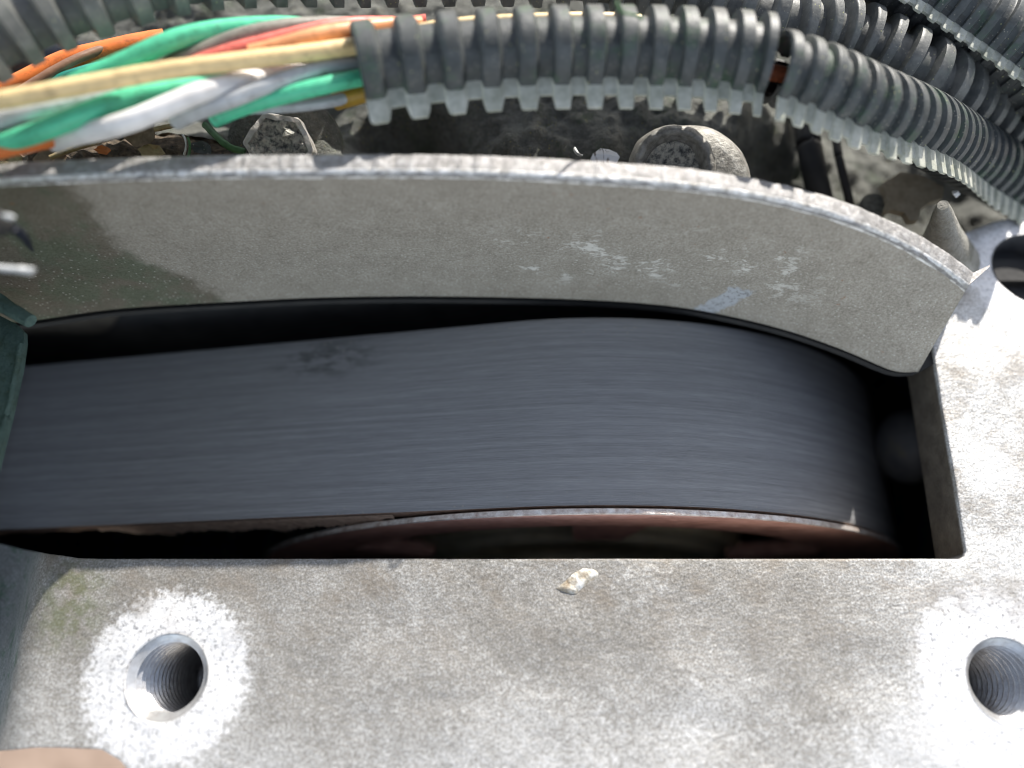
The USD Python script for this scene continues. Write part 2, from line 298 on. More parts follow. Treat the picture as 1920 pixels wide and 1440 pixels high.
DARK_X = float(P(215, 440, z=240)[0])
M = dict(
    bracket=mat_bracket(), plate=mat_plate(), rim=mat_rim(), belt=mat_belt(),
    bright_metal=simple('edge_highlight_metal', [(0.36, (0.34, 0.32, 0.29)), (0.5, (0.66, 0.65, 0.62)), (0.64, (0.85, 0.84, 0.82))], 0.06, 0.4, 0.4, 5),
    thread=simple('thread_steel', [(0.3, (0.50, 0.48, 0.46)), (0.7, (0.72, 0.72, 0.72))], 0.06, 0.24, 0.65, 1.0),
    dark_grey=simple('bore_shade_grey', [(0.35, (0.045, 0.045, 0.048)), (0.6, (0.075, 0.073, 0.07)), (0.75, (0.11, 0.10, 0.06))], 0.02, 0.6),  # deep-hole shade of the bore put into the colour
    rust=simple('rusty_steel', [(0.3, (0.42, 0.21, 0.165)), (0.55, (0.60, 0.33, 0.265)), (0.8, (0.70, 0.45, 0.38))], 0.03, 0.55, 0.1, 3),
    worn=simple('worn_rust_edge', [(0.3, (0.42, 0.31, 0.26)), (0.5, (0.66, 0.59, 0.54)), (0.7, (0.88, 0.85, 0.82))], 0.05, 0.35, 0.5, 4),
    hub=simple('brassy_hub', [(0.3, (0.62, 0.54, 0.36)), (0.7, (0.85, 0.78, 0.60))], 0.03, 0.4, 0.3, 1),
    black=simple('deep_black', [(0.3, (0.012, 0.012, 0.012)), (0.7, (0.028, 0.026, 0.024))], 0.02, 0.7),
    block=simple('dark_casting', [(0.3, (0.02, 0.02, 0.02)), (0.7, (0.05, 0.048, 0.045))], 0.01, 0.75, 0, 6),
    arm=mat_grimy('green_cast', (0.06, 0.11, 0.095), (0.14, 0.22, 0.19), 0.3),  # green cast of the dark left side put into the base colour
    head=mat_grimy('olive_grime', (0.04, 0.044, 0.037), (0.19, 0.192, 0.17)),
    head2=mat_grimy('dark_grime', (0.02, 0.03, 0.028), (0.07, 0.08, 0.07), 0.35),
    boltm=simple('dirty_bolt', [(0.3, (0.15, 0.142, 0.125)), (0.5, (0.29, 0.28, 0.25)), (0.75, (0.46, 0.45, 0.42))], 0.06, 0.5, 0.3, 5),
    boltrim=simple('bolt_rim', [(0.3, (0.38, 0.35, 0.30)), (0.7, (0.72, 0.70, 0.66))], 0.06, 0.4, 0.4, 4),
    crust=simple('bolt_crust', [(0.34, (0.08, 0.085, 0.09)), (0.45, (0.30, 0.30, 0.27)), (0.58, (0.62, 0.60, 0.52))], 0.09, 0.8, 0, 14),
    tab=simple('tan_tab', [(0.3, (0.20, 0.165, 0.11)), (0.7, (0.36, 0.31, 0.23))], 0.05, 0.6, 0.1, 5),
    loom=mat_loom('loom_plastic', (0.026, 0.032, 0.032), (0.078, 0.084, 0.084), 0.8),
    loomp=mat_loom('loom_plastic_pale', (0.07, 0.075, 0.072), (0.18, 0.18, 0.165), 0.2),
    loomd=mat_loom('loom_plastic_dark', (0.02, 0.022, 0.022), (0.05, 0.05, 0.048), 0.2),
    lip=mat_loom('loom_pale_edge', (0.33, 0.34, 0.27), (0.62, 0.62, 0.54), 0.3),  # split lips, paler than the shells
    cream=mat_wire('wire_cream', (0.82, 0.60, 0.30)), green=mat_wire('wire_green', (0.10, 0.58, 0.33)), teal=mat_wire('wire_teal', (0.03, 0.30, 0.24)),
    white=mat_wire('wire_white', (0.80, 0.77, 0.74), 0.15), grey=mat_wire('wire_grey', (0.50, 0.51, 0.51)), khaki=mat_wire('wire_khaki', (0.24, 0.23, 0.19)),
    orange=mat_wire('wire_orange', (0.74, 0.19, 0.04)), red=mat_wire('wire_red', (0.72, 0.16, 0.12)), peach=mat_wire('wire_peach', (0.80, 0.36, 0.16)),
    copper=mat_wire('wire_copper', (0.34, 0.10, 0.045)), brown=mat_wire('wire_brown', (0.24, 0.13, 0.08)), tape=mat_wire('yellow_tape', (0.45, 0.26, 0.03)),
    navy=mat_wire('wire_navy', (0.012, 0.014, 0.022)),
    leaf=simple('dead_leaf', [(0.3, (0.09, 0.06, 0.035)), (0.7, (0.27, 0.19, 0.12))], 0.05, 0.75, 0, 4),
    twig=simple('dry_twig', [(0.3, (0.20, 0.14, 0.06)), (0.7, (0.40, 0.32, 0.17))], 0.06, 0.7, 0, 3),
    orangebit=simple('orange_bit', [(0.3, (0.45, 0.12, 0.03)), (0.7, (0.65, 0.22, 0.06))], 0.06, 0.6),
    greenleaf=simple('green_leaf', [(0.3, (0.02, 0.07, 0.02)), (0.7, (0.06, 0.16, 0.05))], 0.05, 0.5),
    pale=simple('pale_scrap', [(0.3, (0.45, 0.44, 0.42)), (0.7, (0.85, 0.85, 0.84))], 0.08, 0.4, 0.1, 4),
    litter=simple('litter_soil', [(0.35, (0.025, 0.02, 0.014)), (0.55, (0.10, 0.075, 0.05)), (0.75, (0.22, 0.17, 0.11))], 0.07, 0.85, 0, 14),
    chip=simple('casting_scar', [(0.35, (0.26, 0.20, 0.13)), (0.5, (0.46, 0.42, 0.35)), (0.64, (0.72, 0.72, 0.70))], 0.045, 0.45, 0.2, 6),
    ground=simple('pink_dirt', [(0.35, (0.22, 0.155, 0.115)), (0.65, (0.46, 0.345, 0.27))], 0.004, 0.9, 0, 10),
)

# ------------------------------------------------------------------ the setting: the ground far below
def struct(name, mesh, mat, smooth=False):
    return obj(name, mesh, mat, None, smooth, kind='structure')
struct('ground', box((-60000, -60000, -9100), (60000, 60000, -9000)), M['ground'])

# ------------------------------------------------------------------ the mount bracket with its opening
def xy(px, py, z=0): return P(px, py, z)[:2]
ye = xy(960, 1048)[1]
cr = xy(1816, 1048); e1 = xy(1815, 1020); e2 = xy(1757, 690)
dx = (e2 - e1) / (e2[1] - e1[1])
top = 800.0; SH = -190.0; DEP = 110.0
opening = Polygon([(-1250, ye + 60), xy(0, 1019, SH), xy(40, 1029, SH), xy(80, 1038, SH * 0.8), xy(112, 1044, SH * 0.2), xy(150, 1047), xy(200, 1048), (cr[0] - 14, ye), (cr[0] - 6, ye + 5), (cr[0], ye + 15), (e1[0] + dx[0] * (top - e1[1]), top), (-1250, top)])
BACK = [xy(1740, 470), xy(1800, 440), xy(1860, 416), xy(1925, 399), xy(2100, 360)]
outer = Polygon([(-1500, -170), xy(0, 1384, SH), xy(40, 1400, SH), xy(70, 1401), xy(120, 1402), xy(190, 1405), xy(225, 1425), xy(250, 1455), xy(330, 1560), (1500, -420), (1500, BACK[-1][1]), tuple(BACK[4]), tuple(BACK[3]), tuple(BACK[2]), tuple(BACK[1]), tuple(BACK[0]), (-1500, top + 40)])
holes = [Point(*HOLE_L[:2]).buffer(72, 48), Point(*HOLE_R[:2]).buffer(72, 48), Point(*BORE[:2]).buffer(86, 48)]
body = outer.difference(opening)
for h in holes: body = body.difference(h)
solid = m3.Manifold.extrude(cross(body), DEP).translate((0, 0, -DEP)).refine_to_length(20)
(x_s0, y_s0), (x_s1, y_s1) = xy(112, 1050), xy(42, 1400)
def bend(v):
    v = np.array(v); x, y, z = v.T
    line = np.interp(y, [y_s1, y_s0], [x_s1, x_s0])           # where the left end steps down to a shelf
    t = np.clip((line - x) / 215, 0, 1); drop = -SH * t * t * (3 - 2 * t)
    back = np.clip((y - (900 + 0 * x)) / 160, 0, 1)
    zz = z - drop - 55 * back * back
    lump = (meshkit.fbm(v * 0.012, 3, 3) - 0.5) * 7 * (z > -1)
    return np.stack([x, y, zz + lump], 1)
sm = solid.to_mesh()
bm = trimesh.Trimesh(bend(sm.vert_properties[:, :3]), sm.tri_verts, process=False)
br = thing('mount_bracket', 'pale cast aluminium bracket framing the belt opening, with threaded bolt holes', 'bracket', (200, 0, -330))
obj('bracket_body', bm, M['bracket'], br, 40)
def threaded(c, r=72):
    p = [(r + 1, 1), (r, -4), (r - 1, -4), (r - 8, -11)]
    z = -13
    while z > -300:
        p += [(r - 11, z), (r - 13, z - 2), (r - 2.5, z - 9), (r - 1.5, z - 10.5), (r - 2.5, z - 12)]; z -= 17
    p += [(r - 14, z), (r - 14, -330), (0.1, -330)]
    q = revolve(p, 72, (c[0], c[1], 0)); q.invert()
    v = q.vertices; a = np.arctan2(v[:, 1] - c[1], v[:, 0] - c[0]); w = np.clip((-14 - v[:, 2]) / 8, 0, 1) * (v[:, 2] > -315)
    v[:, 2] += 4 * np.cos(a) * w   # threads lean as a helix does
    q.vertices = v; return q
for c in (HOLE_L, HOLE_R): obj('threaded_hole', threaded(c), M['thread'], br, 50)
bore = revolve([(86, 1), (85, -6), (84, -60), (80, -66), (0.1, -68)], 72, (BORE[0], BORE[1], 0)); bore.invert()
obj('dark_bore', bore, M['dark_grey'], br, 40, label='wide dark bore at the right end')
# a raised casting scar near the opening
sp = [xy(*q) for q in ((1043, 1103), (1060, 1090), (1075, 1075), (1092, 1066), (1110, 1067), (1122, 1071), (1122, 1080), (1108, 1091), (1092, 1102), (1080, 1114), (1068, 1113), (1052, 1108))]
sc = m3.Manifold.extrude(cross(Polygon(sp)), 9, n_divisions=2, scale_top=(1, 1)).refine_to_length(6).to_mesh()
v = sc.vert_properties[:, :3].copy(); pol = Polygon(sp)
dist = np.array([pol.exterior.distance(Point(*q[:2])) for q in v])
v[:, 2] = np.where(v[:, 2] > 0.5, np.clip(dist * 0.8, 0, 4) + 1.0 + (meshkit.fbm(v * 0.09, 3) - 0.5) * 7 * np.clip(dist / 6, 0, 1), -2)
obj('casting_scar', (v, sc.tri_verts), M['chip'], br, 60)
# the nub beside the guard
nb = P(1768, 470, z=40); nt = P(1768, 386, z=212)
nd = nt - nb; nub = tube([nb - nd * 0.35, nb, nb + nd * 0.25, nb + nd * 0.5, nb + nd * 0.75, nt - nd * 0.03, nt + nd * 0.02], [70, 60, 50, 41, 33, 26, 19, 10], 20, 44, 2.0, 3)
obj('cast_nub', nub, mat_grimy('nub_grime', (0.22, 0.21, 0.17), (0.48, 0.46, 0.41), 0.2), br, 60)

# engine block: dark casting that carries the bracket and closes the belt housing; roof at the left added against light leaks
eb = thing('engine_block', 'dark engine casting enclosing the belt below the bracket', 'engine block', (200, 700, -1900))
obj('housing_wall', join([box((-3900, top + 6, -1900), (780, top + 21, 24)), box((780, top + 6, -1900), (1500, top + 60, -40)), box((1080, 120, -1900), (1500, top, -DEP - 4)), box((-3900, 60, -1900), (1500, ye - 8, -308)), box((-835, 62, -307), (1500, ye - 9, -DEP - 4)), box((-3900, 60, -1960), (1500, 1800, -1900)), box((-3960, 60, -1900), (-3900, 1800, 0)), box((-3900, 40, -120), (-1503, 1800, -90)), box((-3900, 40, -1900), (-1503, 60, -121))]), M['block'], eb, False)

bs = trimesh.creation.icosphere(3, 78); bs.apply_scale((0.8, 1.1, 1.2)); bs.apply_translation(P(1700, 838, z=-300)); obj('rounded_boss', bs, M['dark_grey'], eb, True)

# ------------------------------------------------------------------ sprocket and belt
X0, Z0, RAD, YF, YB = 181.0, H - 2252.0, 869.0, 290.0, 692.0
sp_ = thing('timing_sprocket', 'rusty flanged timing sprocket under the belt in the opening', 'sprocket', (X0, YF, Z0))
def yring(profile, seg=160):
    """revolve about the sprocket's axis; profile in (radius, y)"""
    q = revolve([(r, -y) for r, y in profile], seg)
    vv = q.vertices; q.vertices = np.stack([vv[:, 0] + X0, -vv[:, 2], vv[:, 1] + Z0], 1); 
    q.fix_normals() if q.is_watertight else None
    return q
obj('flange', yring([(690, YF + 10), (694, YF + 2), (RAD - 4, YF - 9), (RAD - 2, YF - 8)]), M['rust'], sp_, 30)
obj('flange_rim', yring([(RAD - 3, YF - 9.5), (RAD + 1, YF - 8), (RAD + 1, YF + 1), (RAD - 5, YF + 3.5), (RAD - 60, YF + 4)]), M['worn'], sp_, 40)
obj('recess', yring([(690, YF + 10), (686, YF + 90), (560, YF + 135), (380, YF + 140)]), M['black'], sp_, 30)  # dish interior in one even black
for k in range(5):
    a = math.radians(90 - 3 + 72 * k)
    p0 = np.array([X0 + 686 * math.cos(a), 0, Z0 + 686 * math.sin(a)]); p1 = np.array([X0 + 440 * math.cos(a), 0, Z0 + 440 * math.sin(a)])
    tdir = np.array([-math.sin(a), 0, math.cos(a)])
    poly = np.array([p0 - tdir * 92, p0 + tdir * 92, p1 + tdir * 55, p1 - tdir * 55])
    q = np.vstack([poly + (0, YF + 14, 0), poly + (0, YF + 50, 0)])
    obj('spoke', mani(trimesh.convex.convex_hull(q)), M['rust'], sp_, False)
obj('hub', yring([(482, YF + 139), (478, YF + 46), (466, YF + 36), (422, YF + 36), (413, YF + 27), (396, YF + 18), (372, YF + 18), (356, YF + 30), (350, YF + 100), (0.1, YF + 100)]), M['hub'], sp_, 40)
NT = 44; PITCH = 2 * math.pi * (RAD - 70) / NT
obj('toothed_drum', yring([(380, YF + 140), (RAD - 92, YF + 140), (RAD - 92, YB - 8), (300, YB - 8)]), M['black'], sp_, 30)
for k in range(NT):
    a = 2 * math.pi * (k + 0.5) / NT; c, s = math.cos(a), math.sin(a)
    def pt(r, w, y): return (X0 + r * c - w * s, y, Z0 + r * s + w * c)
    q = np.array([pt(r, w * sgn, y) for r, w in ((RAD - 96, 27), (RAD - 62, 20)) for sgn in (-1, 1) for y in (YF + 6, YB - 10)])
    obj('sprocket_tooth', trimesh.convex.convex_hull(q), M['block'], sp_, False)

# belt path in the x-z plane: round this sprocket, straight to a second one out of sight on the left
RB = RAD - 4; X1, Z1, R1 = -3000.0, Z0 - 430.0, 640.0
D = math.hypot(X1 - X0, Z1 - Z0); th = math.atan2(Z1 - Z0, X1 - X0); al = math.acos((RB - R1) / D)
def arc(cx, cz, r, a0, a1, n): 
    a = np.linspace(a0, a1, n); return np.stack([cx + r * np.cos(a), cz + r * np.sin(a)], 1), a
A_up, A_dn = th - al, th + al               # tangent directions (upper run, lower run)
a_hi, a_lo = (A_up % (2 * math.pi)), (A_dn % (2 * math.pi))
if math.sin(a_hi) < math.sin(a_lo): a_hi, a_lo = a_lo, a_hi
arc1, _ = arc(X0, Z0, 1.0, a_lo - 2 * math.pi if a_lo > a_hi else a_lo, a_hi, 150)
a2 = a_lo if a_lo > a_hi else a_lo + 2 * math.pi
arc2, _ = arc(X1, Z1, 1.0, a_hi, a2, 90)
n1 = arc1 - (X0, Z0); n2 = arc2 - (X1, Z1)
def loop(off):
    c1 = np.array([X0, Z0]) + n1 * (RB - off); c2 = np.array([X1, Z1]) + n2 * (R1 - off)
    t = np.linspace(0, 1, 60)[1:-1, None]
    return np.vstack([c1, c1[-1] * (1 - t) + c2[0] * t, c2, c2[-1] * (1 - t) + c1[0] * t])
TB = 42.0
def belt_mesh():
    prof = [(0, YF + 8 + 6), (3, YF + 8 + 1), (8, YF + 8), (TB, YF + 8), (TB, YB), (8, YB), (3, YB - 1), (0, YB - 6)]
    ys = np.linspace(YF + 14, YB - 6, 16)[1:-1][::-1]
    prof = prof + [(0, y) for y in ys]
    L = [loop(o) for o, _ in prof]; n = len(L[0]); k = len(prof)
    v = np.stack([np.stack([L[j][:, 0], np.full(n, prof[j][1]), L[j][:, 1]], 1) for j in range(k)], 1)
    v = np.concatenate([v, v[:1]], 0)
    q = trimesh.Trimesh(v.reshape(-1, 3), np.vstack([(g := grid_faces(n + 1, k, True))[:, [0, 1, 2]], g[:, [0, 2, 3]]]), process=False)
    if q.volume < 0: q.invert()
    return q
bt = thing('timing_belt', 'wide black rubber timing belt with streaked back, curving over the rusty sprocket', 'belt', (X0, YF, Z0 - RB))
obj('belt_band', belt_mesh(), M['belt'], bt, 35)
inner = loop(TB - 1); inner2 = np.vstack([inner, inner[:1]]); ss = np.r_[0, np.cumsum(np.linalg.norm(np.diff(inner2, axis=0), axis=1))]
total = ss[-1]; nt = int(round(total / 99.0))
outl = np.vstack([loop(0), loop(0)[:1]])
for k in range(nt):
    s0 = (k + 0.5) * total / nt
    def at(s, deep_):
        s = s % total
        a = np.array([np.interp(s, ss, inner2[:, i]) for i in (0, 1)]); o = np.array([np.interp(s, ss, outl[:, i]) for i in (0, 1)])
        nn = (a - o) / np.linalg.norm(a - o); return a + nn * deep_
    r0 = random.uniform(-5, 3)
    q = []
    for w, dd in ((31, 0), (24, 20 + r0), (15, 27 + r0)):
        for sg in (-1, 1):
            c = at(s0 + sg * (w + random.uniform(-5, 2)), dd)
            q += [(c[0], YF + 9 + random.uniform(0, 3), c[1]), (c[0], YB - 1, c[1])]
    obj('belt_tooth', trimesh.convex.convex_hull(np.array(q)), M['belt'], bt, False)
# frayed cord hanging along the near edge where the belt leaves the sprocket
fx = np.linspace(P(170, 985, y=YF + 8)[0], P(730, 955, y=YF + 8)[0], 90)
i_up = np.argsort(outl[:, 0])
sel = outl[outl[:, 1] > Z0 + 300]; sel = sel[np.argsort(sel[:, 0])]
zt = np.interp(fx, sel[:, 0], sel[:, 1]) - 10
ln = 66 + 90 * meshkit.fbm(np.stack([fx * 0.02, fx * 0, fx * 0], 1), 5, 5) ** 1.5 + 22 * (rng.random(90) - 0.5)
ln *= np.clip(np.minimum(np.arange(90), 89 - np.arange(90)) / 10, 0.3, 1)
yy = YF + 4 + 3 * rng.random(90)
fv = np.vstack([np.stack([fx, np.full(90, YF + 6.5), zt], 1), np.stack([fx, yy, zt - ln * 0.6], 1), np.stack([fx, yy - 1, zt - ln], 1), np.stack([fx, np.full(90, YF + 14), zt - ln * 0.9], 1)])
obj('frayed_edge', (fv, grid_faces(4, 90)), simple('frayed_cord', [(0.3, (0.36, 0.24, 0.17)), (0.7, (0.70, 0.54, 0.42))], 0.08, 0.85, 0, 6), bt, False)

# ------------------------------------------------------------------ the curved guard plate behind the belt
rim_px = [(-330, 372), (-150, 353), (0, 343), (120, 337), (250, 332), (400, 328), (550, 327), (700, 326), (850, 327), (1000, 332), (1150, 341), (1300, 353), (1420, 371), (1520, 394), (1610, 423), (1690, 459), (1750, 494), (1795, 526), (1813, 541)]
low_px = [(-330, 640), (-100, 612), (75, 600), (150, 588), (250, 577), (400, 568), (550, 560), (700, 556), (850, 556), (1000, 559), (1150, 565), (1300, 580), (1400, 600), (1470, 618), (1540, 641), (1600, 664), (1640, 682), (1668, 695), (1690, 702), (1722, 697)]
def rim_z(px): return float(np.interp(px, [-330, 0, 900, 1300, 1600, 1813], [395, 395, 392, 372, 305, 205]))
def low_z(px): return float(np.interp(px, [-330, 0, 900, 1300, 1722], [12, 12, 12, 10, 4]))
NU, NV, TK = 240, 14, 36.0
def curve(pts, zf):
    p = np.array(pts, float); t = (p[:, 0] - p[0, 0]) / (p[-1, 0] - p[0, 0]); q = CubicSpline(t, p[:, 1]); u = np.linspace(0, 1, NU); x = p[0, 0] + u * (p[-1, 0] - p[0, 0])
    return np.array([P(a, float(q(c)), z=zf(a)) for a, c in zip(x, u)])
Tc = curve(rim_px, rim_z); Bc = curve(low_px, low_z)
kk_ = np.ones(9) / 9
sm_ = lambda c: np.stack([np.convolve(np.pad(c[:, i], 4, mode='reflect', reflect_type='odd'), kk_, 'valid') for i in range(3)], 1)
Tc, Bc = sm_(Tc), sm_(Bc)
tg = np.gradient(Tc, axis=0); off = np.stack([-tg[:, 1], tg[:, 0], 0 * tg[:, 0]], 1); off /= np.linalg.norm(off, axis=1, keepdims=True); off *= TK
uu = np.linspace(0, 1, NV)[None, :, None]
fr_ = Tc[:, None] * (1 - uu) + Bc[:, None] * uu; bk_ = fr_[:, ::-1] + off[:, None]
rows = np.concatenate([fr_, bk_], 1); kq = 2 * NV
gf = grid_faces(NU, kq, True); vv = np.vstack([rows.reshape(-1, 3)])
caps = []
for o, fl in ((0, False), ((NU - 1) * kq, True)):
    for j in range(NV - 1):
        e = [(o + j, o + kq - 1 - j, o + j + 1), (o + j + 1, o + kq - 1 - j, o + kq - 2 - j)]; caps += [x[::-1] if fl else x for x in e]
q = trimesh.Trimesh(vv, np.vstack([gf[:, [0, 1, 2]], gf[:, [0, 2, 3]], caps]), process=False)
if q.volume < 0: q.invert()
gp = thing('guard_plate', 'grey curved metal guard plate with pale rim standing behind the belt', 'guard plate', (0, 740, 0))
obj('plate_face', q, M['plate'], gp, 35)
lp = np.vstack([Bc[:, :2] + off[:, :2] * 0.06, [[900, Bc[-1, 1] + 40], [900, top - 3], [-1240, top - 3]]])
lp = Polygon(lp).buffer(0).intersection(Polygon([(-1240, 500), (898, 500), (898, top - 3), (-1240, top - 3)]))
obj('added_ledge', m3.Manifold.extrude(cross(lp), 16).translate((0, 0, -22)), M['black'], gp, False)  # added hidden ledge, stops sun leaking under the plate
# worn rim: a strip 3 u proud of the plate's top edge
sec = [(-5, -2.5), (1, -2.5), (3.5, 2), (4.5, 10), (4.5, TK - 6), (2, TK + 1), (-5, TK + 2.5)]
ui = np.linspace(0, NU - 1, 720); fT = CubicSpline(np.arange(NU), Tc)(ui); fO = CubicSpline(np.arange(NU), off / TK)(ui)
w2 = meshkit.fbm(fT * 0.06, 4, 2) - 0.5; w3 = meshkit.fbm(fT * 0.05, 3, 6) - 0.5
rv = np.stack([fT + fO * (d + (w3 * 6 if j in (1, 2) else 0 * w3))[:, None] + np.array([0, 0, 1.0]) * (h + w2 * 5 * (j not in (0, 6)))[:, None] for j, (h, d) in enumerate(sec)], 1)
rm = trimesh.Trimesh(rv.reshape(-1, 3), np.vstack([(g := grid_faces(720, len(sec)))[:, [0, 1, 2]], g[:, [0, 2, 3]]]), process=False)
if rm.face_normals[:, 2].mean() < 0: rm.invert()
obj('rim', rm, M['rim'], gp, 50)
fp = np.array([Tc[-1] + (-4, 0, -12), (930, 742, 132), (944, 754, -6), Tc[-1] * (1, 1, 0) + (-20, -20, -6)]); fn_ = np.array([-0.7, 0.7, 0]) * 24
obj('added_fin', trimesh.convex.convex_hull(np.vstack([fp, fp + fn_ * np.array([1, 0.12, 0.2, 1])[:, None]])), M['rim'], gp, False)  # added fin, keeps a sliver of sun off the belt
we = fT[:, None] + fO[:, None] * np.array([-3.2, -1.5, 2.5, 6.5])[None, :, None] + np.array([0, 0, 1.0]) * np.array([-7.0, 1.5, 5.2, 5.4])[None, :, None] + (np.stack([w3 * 3, w3 * 3, w2 * 2.5 + np.minimum(w3 * 3, 0)], 1))[:, None] * np.array([1, 1, 1, 0.4])[None, :, None]
we = trimesh.Trimesh(we.reshape(-1, 3), np.vstack([(g := grid_faces(720, 4))[:, [0, 1, 2]], g[:, [0, 2, 3]]]), process=False)
if we.face_normals[:, 2].mean() < 0: we.invert()
obj('edge_highlight', we, M['bright_metal'], gp, 50)  # pale strip standing in for the highlight on the front edge

# ------------------------------------------------------------------ left arm that crosses over the belt, plus unseen parts added for shade
ax = [(-260, 520), (0, 592), (30, 607), (44, 622), (45, 640), (38, 690), (18, 780), (0, 850), (-60, 1080), (-420, 1080)]  # front limb beyond the left edge added to shade the opening
ARM_Z = 150.0
arm = Polygon([xy(*q, z=ARM_Z) for q in ax])
am = m3.Manifold.extrude(cross(arm), 12).translate((0, 0, ARM_Z - 12))
la = thing('side_arm', 'dark metal arm with painted-in green cast crossing over the belt at the left edge', 'metal arm', (*arm.centroid.coords[0], ARM_Z - 150))
obj('arm_plate', am, M['arm'], la, 30)
obj('added_overhang', box((-1600, 172, 430), (-778, 556, 480)), M['arm'], la, False)  # added out of view to darken the left end of the belt
obj('upright', m3.Manifold.extrude(cross(Polygon([(-1600, 170), (-1000, 170), (-985, 185), (-985, 740), (-1000, 755), (-1600, 755)])), 620).translate((0, 0, ARM_Z + 1)), M['arm'], la, 30)  # unseen wall, added to cut sky light from the left
bevel_line = [P(*q, z=ARM_Z + 2) for q in ((38, 645), (31, 692), (11, 782), (-8, 850))]
obj('chamfer', tube(bevel_line, 5, 8, 30, 1.5), M['arm'], la, 60)
ridge = [P(*q, z=ARM_Z + 35) for q in ((-200, 440), (-40, 540), (10, 574), (58, 602))]
obj('ridge', join([tube(ridge, [24, 22, 17, 11], 12, 40, 2.5)]), M['arm'], la, 60)

# ------------------------------------------------------------------ engine head behind the guard
def feature(px, py, z, rx, ry, dz): p = P(px, py, z); return p[0], p[1], rx, ry, dz
hx, hy = np.meshgrid(np.linspace(-1500, 1600, 420), np.linspace(822, 2100, 190), indexing='ij')
hz = 150 + (meshkit.fbm(np.stack([hx * 0.005, hy * 0.005, 0 * hx], -1), 5, 11) - 0.5) * 110 + (meshkit.fbm(np.stack([hx * 0.03, hy * 0.03, 0 * hx], -1), 4, 12) - 0.5) * 30
for f_ in (feature(620, 285, 200, 110, 70, 85), feature(770, 275, 150, 105, 95, -190), feature(1050, 255, 170, 170, 80, 40), feature(1000, 240, 170, 16, 200, 18), feature(1480, 300, 150, 120, 120, -170), feature(1700, 60, 0, 260, 200, -120), feature(1870, 200, 60, 110, 60, 70), feature(480, 190, 60, 240, 110, -170)):
    hz = hz + f_[4] * np.exp(-(((hx - f_[0]) / f_[2]) ** 2 + ((hy - f_[1]) / f_[3]) ** 2) ** 1.5)
hz = hz - np.clip((hx - 480) / 260, 0, 1) * 190 - np.clip((hx - 700) / 400, 0, 1) * 130
hv = np.stack([hx, hy, hz], -1).reshape(-1, 3)
fcs = grid_faces(420, 190); hm = trimesh.Trimesh(hv, np.vstack([fcs[:, [0, 1, 2]], fcs[:, [0, 2, 3]]]), process=False)
if hm.face_normals[:, 2].mean() < 0: hm.invert()
eh = thing('upper_casting', 'grimy olive engine casting behind the guard plate, dusted with yellow specks', 'engine casting', (0, 1100, 0))
obj('casting', hm, M['head'], eh, 60)

# bolts
def bolt_left():
    c = P(523, 275, z=262); ax_ = np.array([0.12, -0.55, 0.8]); ax_ /= np.linalg.norm(ax_)
    t = thing('flange_bolt', 'bright-rimmed bolt with crusty dished head at the left behind the guard', 'bolt', c - ax_ * 90)
    R = trimesh.geometry.align_vectors([0, 0, 1], ax_)
    def put(msh): msh = tri(msh); msh.apply_transform(R); msh.apply_translation(c); return msh
    hexo = Polygon([(65 * math.cos(a), 65 * math.sin(a)) for a in np.radians(np.arange(6) * 60 + 28)]).buffer(-10).buffer(10, 6)
    ins = hexo.buffer(-9)
    shell = (m3.Manifold.extrude(cross(hexo), 110) - m3.Manifold.extrude(cross(ins), 40).translate((0, 0, 88))).translate((0, 0, -110)).refine_to_length(5).to_mesh()
    v = shell.vert_properties[:, :3].copy(); v += (np.stack([meshkit.fbm(v * 0.05, 3, s) for s in (1, 2, 3)], 1) - 0.5) * 7
    obj('head', put((v, shell.tri_verts)), M['boltrim'], t, 45)
    gx, gy = np.meshgrid(np.linspace(-56, 56, 60), np.linspace(-56, 56, 60), indexing='ij')
    gz = -5 + (meshkit.fbm(np.stack([gx * 0.06, gy * 0.06, 0 * gx], -1), 5, 4) - 0.5) * 22
    gx2, gy2 = gx * 1.0, gy * 1.0; rr = np.hypot(gx, gy); k = np.minimum(1, 54 / np.maximum(rr, 1)); gx2 *= k; gy2 *= k
    fc = grid_faces(60, 60); cm = trimesh.Trimesh(np.stack([gx2, gy2, gz], -1).reshape(-1, 3), np.vstack([fc[:, [0, 1, 2]], fc[:, [0, 2, 3]]]), process=False)
    obj('crust', put(cm), M['crust'], t, 40)
    ch = trimesh.convex.convex_hull(np.array([(-8, 18, -6), (14, 24, -4), (10, 40, -4), (-6, 34, -2), (0, 22, 8), (10, 34, 6), (-3, 32, 7)]))
    obj('dirt_lump', put(ch), M['crust'], t, False)
    fl = revolve([(0.1, -60), (95, -62), (110, -72), (112, -110)], 48); obj('washer', put(fl), M['head'], t, 40)
